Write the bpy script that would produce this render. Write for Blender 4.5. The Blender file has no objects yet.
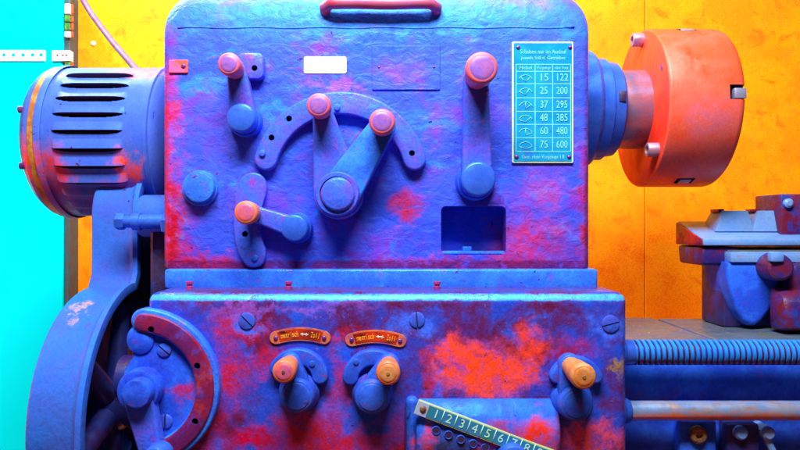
import bpy, bmesh, math, random
from mathutils import Vector, Matrix
PI = math.pi
rnd = random.Random(7)
scene = bpy.context.scene
COL = scene.collection
F, D = 680.0, 0.68                      # focal length in photo pixels, camera distance to the headstock front


def S(Y):
    return (D + Y) / F


def P(px, py, Y):
    """the point of the machine plane at depth Y that the photograph shows at (px, py)"""
    return Vector(((px - 400) * S(Y), Y, (225 - py) * S(Y)))


def XZ(px, py, Y):
    p = P(px, py, Y)
    return (p.x, p.z)


# ------------------------------------------------------------------ materials
def node(nt, typ, **kw):
    n = nt.nodes.new(typ)
    for k, v in kw.items():
        if k.startswith('i_'):
            n.inputs[int(k[2:]) if k[2:].isdigit() else k[2:].replace('_', ' ')].default_value = v
        else:
            setattr(n, k, v)
    return n


def mixrgb(nt, fac, a, b, mode='MIX'):
    m = nt.nodes.new('ShaderNodeMix')
    m.data_type = 'RGBA'
    m.blend_type = mode
    for sock, v in ((m.inputs[0], fac), (m.inputs[6], a), (m.inputs[7], b)):
        if hasattr(v, 'is_output'):
            nt.links.new(v, sock)
        else:
            sock.default_value = v if not isinstance(v, tuple) else (v + (1,))[:4]
    return m.outputs[2]


def ramp(nt, src, lo, hi, a=0.0, b=1.0):
    m = node(nt, 'ShaderNodeMapRange', interpolation_type='SMOOTHSTEP')
    nt.links.new(src, m.inputs[0])
    m.inputs[1].default_value = lo
    m.inputs[2].default_value = hi
    m.inputs[3].default_value = a
    m.inputs[4].default_value = b
    return m.outputs[0]


def noise(nt, vec, scale, detail=5, rough=.6, stretch=None, dist=0.0):
    if stretch:
        mp = node(nt, 'ShaderNodeMapping')
        mp.inputs['Scale'].default_value = stretch
        nt.links.new(vec, mp.inputs[0])
        vec = mp.outputs[0]
    n = node(nt, 'ShaderNodeTexNoise')
    nt.links.new(vec, n.inputs['Vector'])
    n.inputs['Scale'].default_value = scale
    n.inputs['Detail'].default_value = detail
    n.inputs['Roughness'].default_value = rough
    n.inputs['Distortion'].default_value = dist
    return n


MATS = {}


def mat(name, base, alt=None, alt2=None, f1=.5, f2=.5, scale=30, stretch=None, spots=(), rough=.4, metal=0.0,
        bump=0.0, bscale=120, bstretch=None, bdist=.002, spec=.5, tint=(1, 1, 1), speck=None, fine=0.0, coat=0.0, jitter=.03, scuff=None, bands=(), chips=None):
    m = bpy.data.materials.new(name)
    m.use_nodes = True
    nt = m.node_tree
    nt.nodes.clear()
    out = node(nt, 'ShaderNodeOutputMaterial')
    b = node(nt, 'ShaderNodeBsdfPrincipled')
    nt.links.new(b.outputs[0], out.inputs[0])
    tc = node(nt, 'ShaderNodeTexCoord').outputs['Object']
    col = base + (1,)
    if alt:
        n = noise(nt, tc, scale, 6, .62, stretch)
        w = ramp(nt, n.outputs[0], f1 - .1, f1 + .1)
        col = mixrgb(nt, w, base, alt)
    if alt2:
        n = noise(nt, tc, scale * 1.9, 5, .65, stretch, .4)
        w = ramp(nt, n.outputs[0], f2 - .09, f2 + .09)
        col = mixrgb(nt, w, col, alt2)
    if spots:
        dn = noise(nt, tc, 38, 6, .7)
        sub = node(nt, 'ShaderNodeVectorMath', operation='SUBTRACT')
        nt.links.new(dn.outputs[1], sub.inputs[0])
        sub.inputs[1].default_value = (.5, .5, .5)
        sc = node(nt, 'ShaderNodeVectorMath', operation='SCALE')
        nt.links.new(sub.outputs[0], sc.inputs[0])
        sc.inputs['Scale'].default_value = jitter * 2.2
        ad = node(nt, 'ShaderNodeVectorMath', operation='ADD')
        nt.links.new(tc, ad.inputs[0])
        nt.links.new(sc.outputs[0], ad.inputs[1])
        br = noise(nt, tc, 90, 6, .75)
        for (x, z, rx, rz, c, st) in spots:
            s1 = node(nt, 'ShaderNodeVectorMath', operation='SUBTRACT')
            nt.links.new(ad.outputs[0], s1.inputs[0])
            s1.inputs[1].default_value = (x, 0, z)
            s2 = node(nt, 'ShaderNodeVectorMath', operation='MULTIPLY')
            nt.links.new(s1.outputs[0], s2.inputs[0])
            s2.inputs[1].default_value = (1 / rx, 0, 1 / rz)
            ln = node(nt, 'ShaderNodeVectorMath', operation='LENGTH')
            nt.links.new(s2.outputs[0], ln.inputs[0])
            w = ramp(nt, ln.outputs['Value'], .2, 1.15, st, 0)
            bw = ramp(nt, br.outputs[0], .36, .56, .35, 1)
            mu = node(nt, 'ShaderNodeMath', operation='MULTIPLY')
            nt.links.new(w, mu.inputs[0])
            nt.links.new(bw, mu.inputs[1])
            col = mixrgb(nt, mu.outputs[0], col, c)
    if scuff:
        n = noise(nt, tc, 26, 8, .78, (1, 1, 7), .6)
        w = ramp(nt, n.outputs[0], .57, .69, 0, .65)
        n2 = noise(nt, tc, 9, 3, .5)
        w2 = ramp(nt, n2.outputs[0], .42, .6)
        mu = node(nt, 'ShaderNodeMath', operation='MULTIPLY')
        nt.links.new(w, mu.inputs[0])
        nt.links.new(w2, mu.inputs[1])
        col = mixrgb(nt, mu.outputs[0], col, scuff)
    if chips:
        for sc_, lo, dens, cc in ((150, .655, 14, chips[0]), (85, .665, 9, chips[1])):
            n = noise(nt, tc, sc_, 7, .62, None, .3)
            w = ramp(nt, n.outputs[0], lo, lo + .02)
            n2 = noise(nt, tc, dens, 3, .5)
            w2 = ramp(nt, n2.outputs[0], .46, .54)
            mu = node(nt, 'ShaderNodeMath', operation='MULTIPLY')
            nt.links.new(w, mu.inputs[0])
            nt.links.new(w2, mu.inputs[1])
            col = mixrgb(nt, mu.outputs[0], col, cc)
    for (zc, hw, c, st, br_lo) in bands:
        sx = node(nt, 'ShaderNodeSeparateXYZ')
        nt.links.new(tc, sx.inputs[0])
        n = noise(nt, tc, 70, 5, .7)
        a1 = node(nt, 'ShaderNodeMath', operation='MULTIPLY_ADD')
        nt.links.new(n.outputs[0], a1.inputs[0])
        a1.inputs[1].default_value = hw * 1.2
        nt.links.new(sx.outputs[2], a1.inputs[2])
        a2 = node(nt, 'ShaderNodeMath', operation='SUBTRACT')
        nt.links.new(a1.outputs[0], a2.inputs[0])
        a2.inputs[1].default_value = zc + hw * .6
        a3 = node(nt, 'ShaderNodeMath', operation='ABSOLUTE')
        nt.links.new(a2.outputs[0], a3.inputs[0])
        w = ramp(nt, a3.outputs[0], hw * .5, hw, st, 0)
        w2 = ramp(nt, n.outputs[0], br_lo, br_lo + .14, .25, 1)
        mu = node(nt, 'ShaderNodeMath', operation='MULTIPLY')
        nt.links.new(w, mu.inputs[0])
        nt.links.new(w2, mu.inputs[1])
        col = mixrgb(nt, mu.outputs[0], col, c)
    if speck:
        n = noise(nt, tc, 260, 2, .5)
        w = ramp(nt, n.outputs[0], .70, .76)
        col = mixrgb(nt, w, col, speck)
    if fine:
        n = noise(nt, tc, 420, 4, .7)
        w = ramp(nt, n.outputs[0], .25, .75, 1 - fine, 1 + fine)
        mm = node(nt, 'ShaderNodeVectorMath', operation='SCALE')
        if hasattr(col, 'is_output'):
            nt.links.new(col, mm.inputs[0])
        else:
            mm.inputs[0].default_value = base
        nt.links.new(w, mm.inputs['Scale'])
        col = mm.outputs[0]
    if hasattr(col, 'is_output'):
        nt.links.new(col, b.inputs['Base Color'])
    else:
        b.inputs['Base Color'].default_value = col
    b.inputs['Metallic'].default_value = metal
    b.inputs['Specular IOR Level'].default_value = spec
    b.inputs['Specular Tint'].default_value = tint + (1,)
    b.inputs['Coat Weight'].default_value = coat
    rn = noise(nt, tc, 55, 4, .6)
    rr = ramp(nt, rn.outputs[0], .3, .7, max(.05, rough - .1), min(1, rough + .13))
    nt.links.new(rr, b.inputs['Roughness'])
    if bump:
        n1 = noise(nt, tc, bscale, 5, .6, bstretch, .5)
        n2 = noise(nt, tc, bscale * .28, 3, .5, bstretch)
        ma = node(nt, 'ShaderNodeMath', operation='MULTIPLY_ADD')
        nt.links.new(n2.outputs[0], ma.inputs[0])
        ma.inputs[1].default_value = 1.6
        nt.links.new(n1.outputs[0], ma.inputs[2])
        bp = node(nt, 'ShaderNodeBump')
        bp.inputs['Strength'].default_value = bump
        bp.inputs['Distance'].default_value = bdist
        nt.links.new(ma.outputs[0], bp.inputs['Height'])
        nt.links.new(bp.outputs[0], b.inputs['Normal'])
    MATS[name] = m
    return m


def sp(px, py, rx, ry, c, st=1.0, Y=0.0):
    x, z = XZ(px, py, Y)
    return (x, z, rx * S(Y), ry * S(Y), c, st)


BL = (.043, .088, .76)
RED = (.62, .010, .03)
ORG = (.95, .065, .002)
MAG = (.18, .035, .55)
LBL = (.03, .22, .92)
SKY = (.10, .45, 1.0)
GRM = (.018, .014, .24)
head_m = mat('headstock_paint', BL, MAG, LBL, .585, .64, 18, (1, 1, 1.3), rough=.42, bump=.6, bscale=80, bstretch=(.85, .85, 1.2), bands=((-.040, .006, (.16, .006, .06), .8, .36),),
             bdist=.0034, chips=((.10, .008, .05), (.012, .012, .16)), tint=SKY, fine=.09, scuff=(.33, .07, .62), spots=[
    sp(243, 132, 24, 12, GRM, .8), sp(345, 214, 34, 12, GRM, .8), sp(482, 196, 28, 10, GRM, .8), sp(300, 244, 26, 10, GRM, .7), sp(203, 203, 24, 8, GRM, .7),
    sp(272, 168, 22, 8, GRM, .6), sp(420, 168, 22, 8, GRM, .6), sp(262, 80, 20, 6, GRM, .7), sp(250, 268, 24, 6, GRM, .8), sp(560, 255, 36, 22, (.09, .02, .30), .7), sp(474, 262, 60, 6, GRM, .6), sp(380, 14, 300, 34, (.035, .24, .92), .9), sp(382, 40, 100, 9, (.02, .07, .75), .8), sp(230, 150, 60, 70, (.07, .13, .88), .5), sp(520, 100, 70, 60, (.04, .07, .70), .6), sp(480, 235, 120, 50, (.035, .045, .60), .6), sp(350, 150, 40, 10, GRM, .4),  # wide spots paint a brighter top and light falling off at lower right
    sp(405, 205, 22, 22, RED, .9), sp(530, 240, 50, 34, RED, .75), sp(545, 190, 26, 22, RED, .5), sp(510, 262, 40, 12, RED, .5),
    sp(203, 262, 36, 14, RED, 1), sp(158, 215, 34, 110, RED, 1), sp(158, 120, 28, 70, RED, 1), sp(158, 230, 30, 90, (.5, .005, .02), 1), sp(592, 215, 18, 90, (.45, .01, .05), 1), sp(205, 266, 60, 7, RED, .8), sp(335, 86, 44, 7, (.5, .07, .32), .5), sp(260, 205, 50, 20, MAG, .5),  # tall red spots paint bounce light onto both side edges
    sp(405, 75, 34, 18, (.26, .07, .66), .5), sp(430, 262, 80, 7, RED, .4), sp(340, 225, 30, 14, MAG, .6), sp(545, 165, 30, 12, MAG, .7),
    sp(215, 150, 24, 20, MAG, .4), sp(330, 160, 20, 24, MAG, .5), sp(284, 245, 40, 16, MAG, .5), sp(490, 120, 16, 30, MAG, .3),
    sp(200, 85, 26, 12, LBL, .9), sp(280, 108, 40, 10, LBL, .9), sp(430, 120, 40, 10, LBL, .7)])
G = -.06
DRED = (.50, .008, .018)
CRIM = (.105, .008, .060)
gear_m = mat('gearbox_paint', (.020, .05, .50), CRIM, (.014, .08, .66), .50, .60, 20, None, spec=1.0, rough=.29, bands=((-.0663, .0036, (.06, .36, .95), .9, .34), (-.0603, .0020, (.075, .028, .085), .85, .40)), bump=.42, bscale=90, bdist=.0025,  # light blue band paints the highlight along the rounded top front edge
             chips=((.10, .008, .05), (.012, .012, .16)), tint=SKY, fine=.2, speck=(.10, .10, .42), spots=[
    sp(295, 400, 50, 46, (.02, .08, .70), .95, G), sp(374, 405, 46, 50, (.02, .08, .70), .95, G), sp(585, 430, 40, 50, (.02, .08, .65), .8, G),
    sp(480, 366, 58, 34, ORG, 1, G), sp(456, 350, 26, 20, ORG, .9, G), sp(532, 352, 16, 34, ORG, .9, G), sp(500, 378, 50, 20, ORG, .9, G),
    sp(235, 325, 40, 24, DRED, .9, G), sp(232, 375, 26, 40, DRED, .9, G), sp(300, 430, 44, 28, DRED, 1, G), sp(252, 440, 30, 20, (.5, .0, .02), 1, G),
    sp(340, 385, 14, 50, DRED, .6, G), sp(200, 430, 30, 40, DRED, .7, G), sp(335, 445, 80, 16, DRED, .8, G), sp(400, 440, 24, 40, DRED, .5, G), sp(345, 440, 30, 24, DRED, .8, G), sp(268, 360, 18, 20, DRED, .8, G), sp(335, 335, 40, 8, DRED, .6, G),
    sp(590, 440, 40, 22, ORG, .9, G), sp(560, 350, 50, 14, DRED, .5, G), sp(612, 390, 12, 50, CRIM, .8, G), sp(440, 330, 90, 14, CRIM, .8, G),
    sp(575, 320, 50, 16, CRIM, .6, G), sp(247, 323, 16, 14, (.05, .13, .85), 1, G), sp(417, 322, 24, 16, (.05, .13, .85), 1, G),
    sp(612, 326, 24, 16, (.05, .13, .85), 1, G), sp(280, 308, 120, 7, (.25, .09, .6), .7, G), sp(430, 385, 12, 40, DRED, .7, G), sp(618, 372, 8, 16, (.35, .2, .01), .9, G)])
blue_m = mat('blue_part_paint', (.030, .13, .76), (.035, .2, .86), MAG, .5, .66, 40, None, spec=.8, rough=.32, bump=.5, bscale=110, bdist=.0016, chips=((.10, .008, .05), (.012, .012, .16)), tint=SKY, fine=.2, scuff=(.05, .05, .55))
dblue_m = mat('deep_blue_paint', (.02, .075, .68), (.03, .14, .85), (.12, .04, .35), .52, .66, 30, None, rough=.38, bump=.35, bscale=100, bdist=.002, tint=SKY, fine=.15, spots=[
    sp(182, 388, 14, 16, (.45, .01, .06), .9, -.07), sp(150, 370, 18, 12, GRM, .6, -.07)])
steel_m = mat('blue_steel', (.036, .125, .74), (.045, .15, .80), None, .5, .5, 60, None, rough=.33, metal=.35, bump=.12, bscale=200, bdist=.001, tint=SKY, fine=.1)
arm_m = mat('lever_paint', (.045, .115, .76), (.09, .09, .68), (.24, .04, .40), .5, .64, 45, None, spec=.9, rough=.30, bump=.55, bscale=110, bdist=.0016, chips=((.10, .008, .05), (.012, .012, .16)), tint=SKY, fine=.2, scuff=(.30, .08, .62))
knob_m = mat('pink_knob', (.19, .075, .42), (.28, .08, .32), (.14, .04, .28), .5, .66, 80, None, rough=.42, bump=.15, bscale=250, bdist=.0008, fine=.1)
knobring_m = mat('orange_knob_rim', (.66, .105, .10), (.46, .09, .22), (.35, .05, .18), .5, .66, 80, None, rough=.42, bump=.15, bscale=250, bdist=.0008, fine=.1)
oknob_m = mat('orange_knob', (.62, .13, .035), (.55, .17, .08), (.5, .05, .03), .5, .66, 80, None, rough=.45, bump=.2, bscale=250, bdist=.0008, fine=.15)
tan_m = mat('tan_knob', (.55, .23, .08), (.5, .16, .03), None, .5, .5, 80, None, rough=.45, bump=.2, bscale=250, bdist=.0008, fine=.15)
motor_m = mat('motor_paint', (.055, .12, .54), (.045, .11, .58), None, .5, .5, 30, None, rough=.42, bump=.2, bscale=130, bdist=.0012, chips=((.10, .008, .05), (.012, .012, .16)), tint=SKY, fine=.1, spots=[
    sp(30, 165, 24, 34, ORG, 1, .05), sp(58, 172, 18, 30, (.7, .03, .01), .9, .05), sp(128, 168, 14, 22, ORG, 1, .05), sp(48, 196, 30, 20, (.35, .03, .2), .8, .05),
    sp(120, 200, 50, 18, (.3, .03, .25), .6, .05), sp(155, 78, 22, 12, ORG, .9, .12)])  # dark red lower spots paint in the shaded underside of the motor
black_m = mat('vent_dark', (.02, .006, .05), rough=.7)  # shade inside slits and holes, put into the colour
yring_m = mat('yellow_band', (.48, .26, .03), (.30, .10, .03), None, .5, .5, 60, None, rough=.45, bump=.2)
cover_m = mat('cover_paint', (.040, .12, .60), (.025, .14, .64), (.07, .08, .52), .5, .64, 26, None, rough=.45, bump=.4, bscale=90, bdist=.002, chips=((.10, .008, .05), (.012, .012, .16)), tint=SKY, fine=.12, spots=[
    sp(66, 313, 8, 7, (.45, .28, .18), 1, -.05)])
dark_m = mat('dark_iron', (.015, .016, .10), (.03, .01, .05), (.01, .03, .2), .5, .6, 40, None, rough=.5, bump=.4)
spoke_m = mat('gear_iron', (.015, .03, .22), (.03, .012, .10), None, .5, .6, 40, None, rough=.4, bump=.3)
chuck_m = mat('chuck_metal', (.92, .085, .03), (.90, .12, .07), (.92, .055, .014), .5, .62, 14, (1, 1, 1), rough=.36, metal=.12, bump=.2, bscale=300, bstretch=(2.2, .06, .06), bdist=.0006, fine=.12, spots=[
    sp(712, 118, 34, 26, (.50, .16, .36), .4, .06), sp(690, 165, 50, 14, (.75, .03, .02), .6, .06)])  # red lower spot paints in light bounced up from below
chuckface_m = mat('chuck_back', (.92, .045, .004), (.9, .03, .012), None, .5, .5, 30, None, rough=.5, bump=.1, bscale=200, bdist=.001, fine=.1)
nose_m = mat('spindle_metal', (.20, .145, .28), (.27, .12, .18), None, .5, .5, 30, (1, 3, 3), rough=.33, metal=.5, bump=.06, bscale=200, bdist=.001, fine=.1)
bolt_m = mat('bolt_metal', (.40, .20, .26), (.3, .17, .28), None, .5, .5, 80, None, rough=.35, metal=.4)
jaw_m = mat('jaw_metal', (.34, .27, .42), (.3, .3, .45), None, .5, .5, 80, None, rough=.35, metal=.4)
handle_m = mat('pink_handle', (.40, .08, .15), (.26, .08, .28), (.42, .03, .03), .5, .62, 40, (.3, 1, 1), rough=.35, bump=.15, tint=(1, .6, .7))
clip_m = mat('orange_clip', (.9, .08, .02), (.55, .1, .3), None, .5, .5, 60, None, rough=.4, bump=.2)
white_m = mat('white_label', (.8, .76, .74), (.72, .66, .68), None, .55, .5, 40, None, rough=.6, bump=.05)
plate_m = mat('table_plate', (.006, .23, .50), (.01, .29, .54), (.02, .14, .56), .5, .62, 40, None, rough=.3, metal=.0, bump=.05, tint=SKY, fine=.06)
platetop_m = mat('table_plate_text', (.16, .62, .70), rough=.4)
plateedge_m = mat('table_plate_edge', (.72, .80, .22), (.5, .7, .6), None, .5, .5, 90, None, rough=.4)
rivet_m = mat('dark_rivet', (.10, .03, .28), (.2, .05, .2), None, .5, .5, 90, None, rough=.35, metal=.4)
tag_m = mat('name_plate_face', (.20, .010, .004), (.55, .03, .003), (.05, .008, .003), .50, .6, 60, (.5, 1, 1), rough=.35)
tagrim_m = mat('name_plate_rim', (.58, .15, .05), (.36, .08, .12), None, .5, .5, 70, None, rough=.35)
tagtxt_m = mat('name_plate_letters', (.85, .40, .03), rough=.4)
tagarrow_m = mat('name_plate_arrow', (.9, .8, .6), rough=.4)
scale_m = mat('number_strip_face', (.010, .20, .12), (.02, .17, .36), None, .5, .5, 30, None, rough=.35)
scaletxt_m = mat('number_strip_marks', (.40, .72, .55), rough=.4)
scaleedge_m = mat('number_strip_edge', (.36, .48, .20), rough=.4)
tagpale_m = mat('strip_end_tag', (.26, .40, .66), (.36, .36, .5), None, .5, .5, 90, None, rough=.4)
cres_m = mat('crescent_paint', (.12, .012, .10), (.22, .010, .04), (.09, .04, .32), .5, .6, 34, None, rough=.36, bump=.35, bscale=110, bdist=.0015, tint=(.2, .4, 1), fine=.15, spots=[
    sp(196, 385, 8, 36, (.5, .05, .01), .6, -.075)])
screw_m = mat('screw_paint', (.03, .12, .70), (.05, .07, .50), None, .5, .5, 120, None, rough=.4, bump=.3, tint=SKY)
screwrust_m = mat('screw_rust', (.30, .16, .04), (.1, .05, .05), None, .5, .5, 160, None, rough=.5, bump=.3)
nip_m = mat('red_nipple', (.45, .02, .10), (.25, .02, .2), None, .5, .5, 160, None, rough=.4)
leads_m = mat('lead_screw_steel', (.02, .24, .90), (.03, .28, .92), None, .5, .5, 40, None, rough=.30, metal=.2, bump=.05, tint=SKY, bands=((-.1325, .0066, (.10, .008, .05), .95, .25),))  # dark red band paints the reddish reflection along the underside
groove_m = mat('thread_grime', (.010, .03, .26), (.05, .008, .06), None, .5, .5, 60, None, rough=.45)
rod_m = mat('feed_rod_steel', (.25, .42, .78), (.4, .42, .6), (.5, .30, .2), .5, .62, 30, (1, 2, 2), rough=.28, metal=.55, tint=SKY, spots=[
    sp(688, 416, 60, 7, (.95, .22, .01), 1, -.03), sp(760, 416, 60, 7, (.95, .20, .01), 1, -.03)], jitter=.012)  # orange spots paint warm light from below onto the rod's lower side
bed_m = mat('bed_ways', (.075, .115, .16), (.12, .12, .11), (.05, .085, .2), .55, .6, 26, None, rough=.4, metal=.0, bump=.25, bscale=150, bdist=.001, speck=(.9, .6, .25), fine=.2)
slide_m = mat('slide_steel', (.13, .30, .74), (.17, .32, .66), (.26, .22, .28), .5, .68, 34, None, rough=.33, metal=.0, bump=.12, bscale=160, bdist=.001, tint=SKY, fine=.12)
slidered_m = mat('slide_red_paint', (.42, .010, .012), (.09, .006, .05), (.05, .02, .2), .52, .6, 34, None, rough=.4, bump=.3)
maroon_m = mat('maroon_iron', (.03, .012, .14), (.14, .006, .03), (.012, .035, .3), .5, .58, 34, None, rough=.4, bump=.35)
wall_m = mat('chipboard', (.96, .27, .0), (.99, .34, .0), (.88, .185, .0), .52, .60, 16, None, rough=.6, bump=.12, bscale=160, bdist=.001, spec=.2, fine=.24)
cyan_m = mat('cyan_enamel', (.0, .88, .96), (.0, .9, .95), None, .5, .5, 10, None, rough=.5, bump=.06, bscale=30, bdist=.002, spec=.15, tint=(0, 1, 1))
edge_m = mat('cabinet_edge', (.02, .08, .10), (.04, .06, .06), None, .5, .5, 60, None, rough=.5)
strap_m = mat('pale_strap', (.82, .74, .76), (.6, .85, .9), (.9, .65, .68), .5, .62, 40, None, rough=.4, metal=.2)
green_m = mat('green_clip', (.06, .28, .02), (.03, .12, .02), None, .5, .5, 90, None, rough=.5)
redclip_m = mat('red_clip', (.75, .06, .01), rough=.5)
cable_m = mat('cable_rubber', (.17, .045, .15), (.2, .07, .2), (.32, .02, .03), .5, .62, 50, None, rough=.45, bump=.15)


# ------------------------------------------------------------------ mesh building
class MB:
    def __init__(self):
        self.bm = bmesh.new()
        self.mats = []
        self.mi = 0

    def use(self, m):
        if m not in self.mats:
            self.mats.append(m)
        self.mi = self.mats.index(m)
        return self

    def face(self, vs, smooth=False):
        try:
            f = self.bm.faces.new(vs)
        except ValueError:
            return None
        f.material_index = self.mi
        f.smooth = smooth
        return f

    def grid(self, rows, close_u=False, close_v=False, smooth=True, mfun=None):
        vr = [[self.bm.verts.new(p) for p in r] for r in rows]
        nu, nv = len(vr), len(vr[0])
        for i in range(nu if close_u else nu - 1):
            for j in range(nv if close_v else nv - 1):
                f = self.face([vr[i][j], vr[(i + 1) % nu][j], vr[(i + 1) % nu][(j + 1) % nv], vr[i][(j + 1) % nv]], smooth)
                if f and mfun:
                    f.material_index = mfun(i, j)
        return vr

    def box(self, x0, x1, y0, y1, z0, z1, bev=0.0, seg=2):
        b = bmesh.new()
        bmesh.ops.create_cube(b, size=1)
        for v in b.verts:
            v.co = Vector(((x0 + x1) / 2 + v.co.x * (x1 - x0), (y0 + y1) / 2 + v.co.y * (y1 - y0), (z0 + z1) / 2 + v.co.z * (z1 - z0)))
        if bev:
            bmesh.ops.bevel(b, geom=list(b.edges), offset=bev, segments=seg, profile=.5, affect='EDGES')
        self.merge(b)
        return self

    def merge(self, b, M=None):
        mp = {}
        for v in b.verts:
            mp[v] = self.bm.verts.new(M @ v.co if M else v.co)
        for f in b.faces:
            self.face([mp[v] for v in f.verts], f.smooth)
        b.free()

    def lathe(self, origin, axis, prof, seg=40, cap=True):
        """prof: list of (distance along axis, radius)"""
        a = Vector(axis).normalized()
        u = a.orthogonal().normalized()
        w = a.cross(u)
        o = Vector(origin)
        rows = []
        for (t, r) in prof:
            rows.append([o + a * t + (u * math.cos(k * 2 * PI / seg) + w * math.sin(k * 2 * PI / seg)) * max(r, 1e-6) for k in range(seg)])
        vr = [[self.bm.verts.new(p) for p in r] for r in rows]
        for i in range(len(vr) - 1):
            for k in range(seg):
                self.face([vr[i][k], vr[i + 1][k], vr[i + 1][(k + 1) % seg], vr[i][(k + 1) % seg]], True)
        if cap:
            self.face(vr[0][::-1])
            self.face(vr[-1])
        return self

    def prism(self, pts, y_front, y_back, bev=0.0, seg=2):
        """outline in XZ extruded from y_front (towards camera) to y_back, front edge rounded by bev"""
        b = bmesh.new()
        vs = [b.verts.new((x, y_front, z)) for x, z in pts]
        f = b.faces.new(vs)
        f.normal_update()
        if f.normal.y > 0:
            f.normal_flip()
        r = bmesh.ops.extrude_face_region(b, geom=[f])
        for v in r['geom']:
            if isinstance(v, bmesh.types.BMVert):
                v.co.y = y_back
        b.faces.ensure_lookup_table()
        if bev:
            es = [e for e in b.edges if all(abs(v.co.y - y_front) < 1e-7 for v in e.verts)]
            bmesh.ops.bevel(b, geom=es, offset=bev, segments=seg, profile=.5, affect='EDGES')
        self.merge(b)
        return self

    def tube(self, pts, r, seg=14):
        pts = [Vector(p) for p in pts]
        rows = []
        up = Vector((0, 1, .01)).normalized()
        for i, p in enumerate(pts):
            t = (pts[min(i + 1, len(pts) - 1)] - pts[max(i - 1, 0)]).normalized()
            u = t.cross(up)
            if u.length < 1e-3:
                u = t.cross(Vector((1, 0, 0)))
            u.normalize()
            w = t.cross(u)
            rr = r(i / (len(pts) - 1)) if callable(r) else r
            rows.append([p + (u * math.cos(k * 2 * PI / seg) + w * math.sin(k * 2 * PI / seg)) * rr for k in range(seg)])
        vr = self.grid(rows, close_v=True)
        self.face(vr[0][::-1])
        self.face(vr[-1])
        return self

    def text(self, s, x, z, y, size, width=None, align='CENTER', rot=0.0, thick=.0002):
        cu = bpy.data.curves.new('t', 'FONT')
        cu.body = s
        cu.size = size
        cu.align_x = align
        cu.align_y = 'CENTER'
        cu.extrude = thick
        cu.resolution_u = 3
        ob = bpy.data.objects.new('t', cu)
        COL.objects.link(ob)
        dg = bpy.context.evaluated_depsgraph_get()
        me = bpy.data.meshes.new_from_object(ob.evaluated_get(dg))
        xs = [v.co.x for v in me.vertices] or [0, 1]
        k = width / (max(xs) - min(xs)) if width else 1.0
        mp = []
        for v in me.vertices:
            a, bb = v.co.x * k, v.co.y
            c, sn = math.cos(rot), math.sin(rot)
            mp.append(self.bm.verts.new((x + a * c - bb * sn, y - v.co.z, z + a * sn + bb * c)))
        for p in me.polygons:
            self.face([mp[i] for i in p.vertices])
        bpy.data.objects.remove(ob)
        bpy.data.curves.remove(cu)
        bpy.data.meshes.remove(me)
        return self

    def build(self, name, m, parent=None, smooth_angle=None, label=None):
        bmesh.ops.recalc_face_normals(self.bm, faces=list(self.bm.faces))
        me = bpy.data.meshes.new(name)
        self.bm.to_mesh(me)
        self.bm.free()
        if not self.mats:
            self.mats = [m]
        for mm in self.mats:
            me.materials.append(mm)
        if smooth_angle:
            for p in me.polygons:
                p.use_smooth = True
            me.set_sharp_from_angle(angle=math.radians(smooth_angle))
        o = bpy.data.objects.new(name, me)
        COL.objects.link(o)
        if parent:
            o.parent = parent
            q = parent
            off = Vector((0, 0, 0))
            while q:
                off += q.location
                q = q.parent
            o.location = -off
        if label:
            o['label'] = label
        return o


def mk(m):
    b = MB()
    b.use(m)
    return b


def circ(cx, cz, r, a0=0, a1=360, n=32):
    return [(cx + r * math.cos(math.radians(a0 + (a1 - a0) * k / n)), cz + r * math.sin(math.radians(a0 + (a1 - a0) * k / n))) for k in range(n + (0 if abs(a1 - a0) >= 360 else 1))]


def rrect(x0, x1, z0, z1, r, n=6):
    pts = []
    for cx, cz, a in ((x1 - r, z1 - r, 0), (x0 + r, z1 - r, 90), (x0 + r, z0 + r, 180), (x1 - r, z0 + r, 270)):
        for k in range(n + 1):
            t = math.radians(a + 90 * k / n)
            pts.append((cx + r * math.cos(t), cz + r * math.sin(t)))
    return pts


def capsule(p, q, rp, rq, n=14):
    """outline of a tapered arm with round ends"""
    p, q = Vector(p), Vector(q)
    d = q - p
    L = d.length
    a = math.atan2(d.y, d.x)
    b = math.acos(max(-1, min(1, (rp - rq) / L)))
    pts = [(q.x + rq * math.cos(a - b + 2 * b * k / n), q.y + rq * math.sin(a - b + 2 * b * k / n)) for k in range(n + 1)]
    pts += [(p.x + rp * math.cos(a + b + (2 * PI - 2 * b) * k / n), p.y + rp * math.sin(a + b + (2 * PI - 2 * b) * k / n)) for k in range(n + 1)]
    return pts


def band(cx, cz, r0, r1, a0, a1, n=40, round_ends=True):
    """arc band with round ends, angles in degrees, in XZ"""
    pts = [(cx + r1 * math.cos(math.radians(a0 + (a1 - a0) * k / n)), cz + r1 * math.sin(math.radians(a0 + (a1 - a0) * k / n))) for k in range(n + 1)]
    rm, h = (r0 + r1) / 2, (r1 - r0) / 2
    sgn = 1 if a1 > a0 else -1

    def end(a, s):
        t = math.radians(a)
        ex, ez = cx + rm * math.cos(t), cz + rm * math.sin(t)
        return [(ex + h * math.cos(t + s * PI * k / 10), ez + h * math.sin(t + s * PI * k / 10)) for k in range(1, 10)]
    if round_ends:
        pts += end(a1, sgn)
    pts += [(cx + r0 * math.cos(math.radians(a1 + (a0 - a1) * k / n)), cz + r0 * math.sin(math.radians(a1 + (a0 - a1) * k / n))) for k in range(n + 1)]
    if round_ends:
        t = math.radians(a0)
        ex, ez = cx + rm * math.cos(t), cz + rm * math.sin(t)
        pts += [(ex - h * math.cos(t + sgn * PI * k / 10), ez - h * math.sin(t + sgn * PI * k / 10)) for k in range(1, 10)]
    return pts


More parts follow.
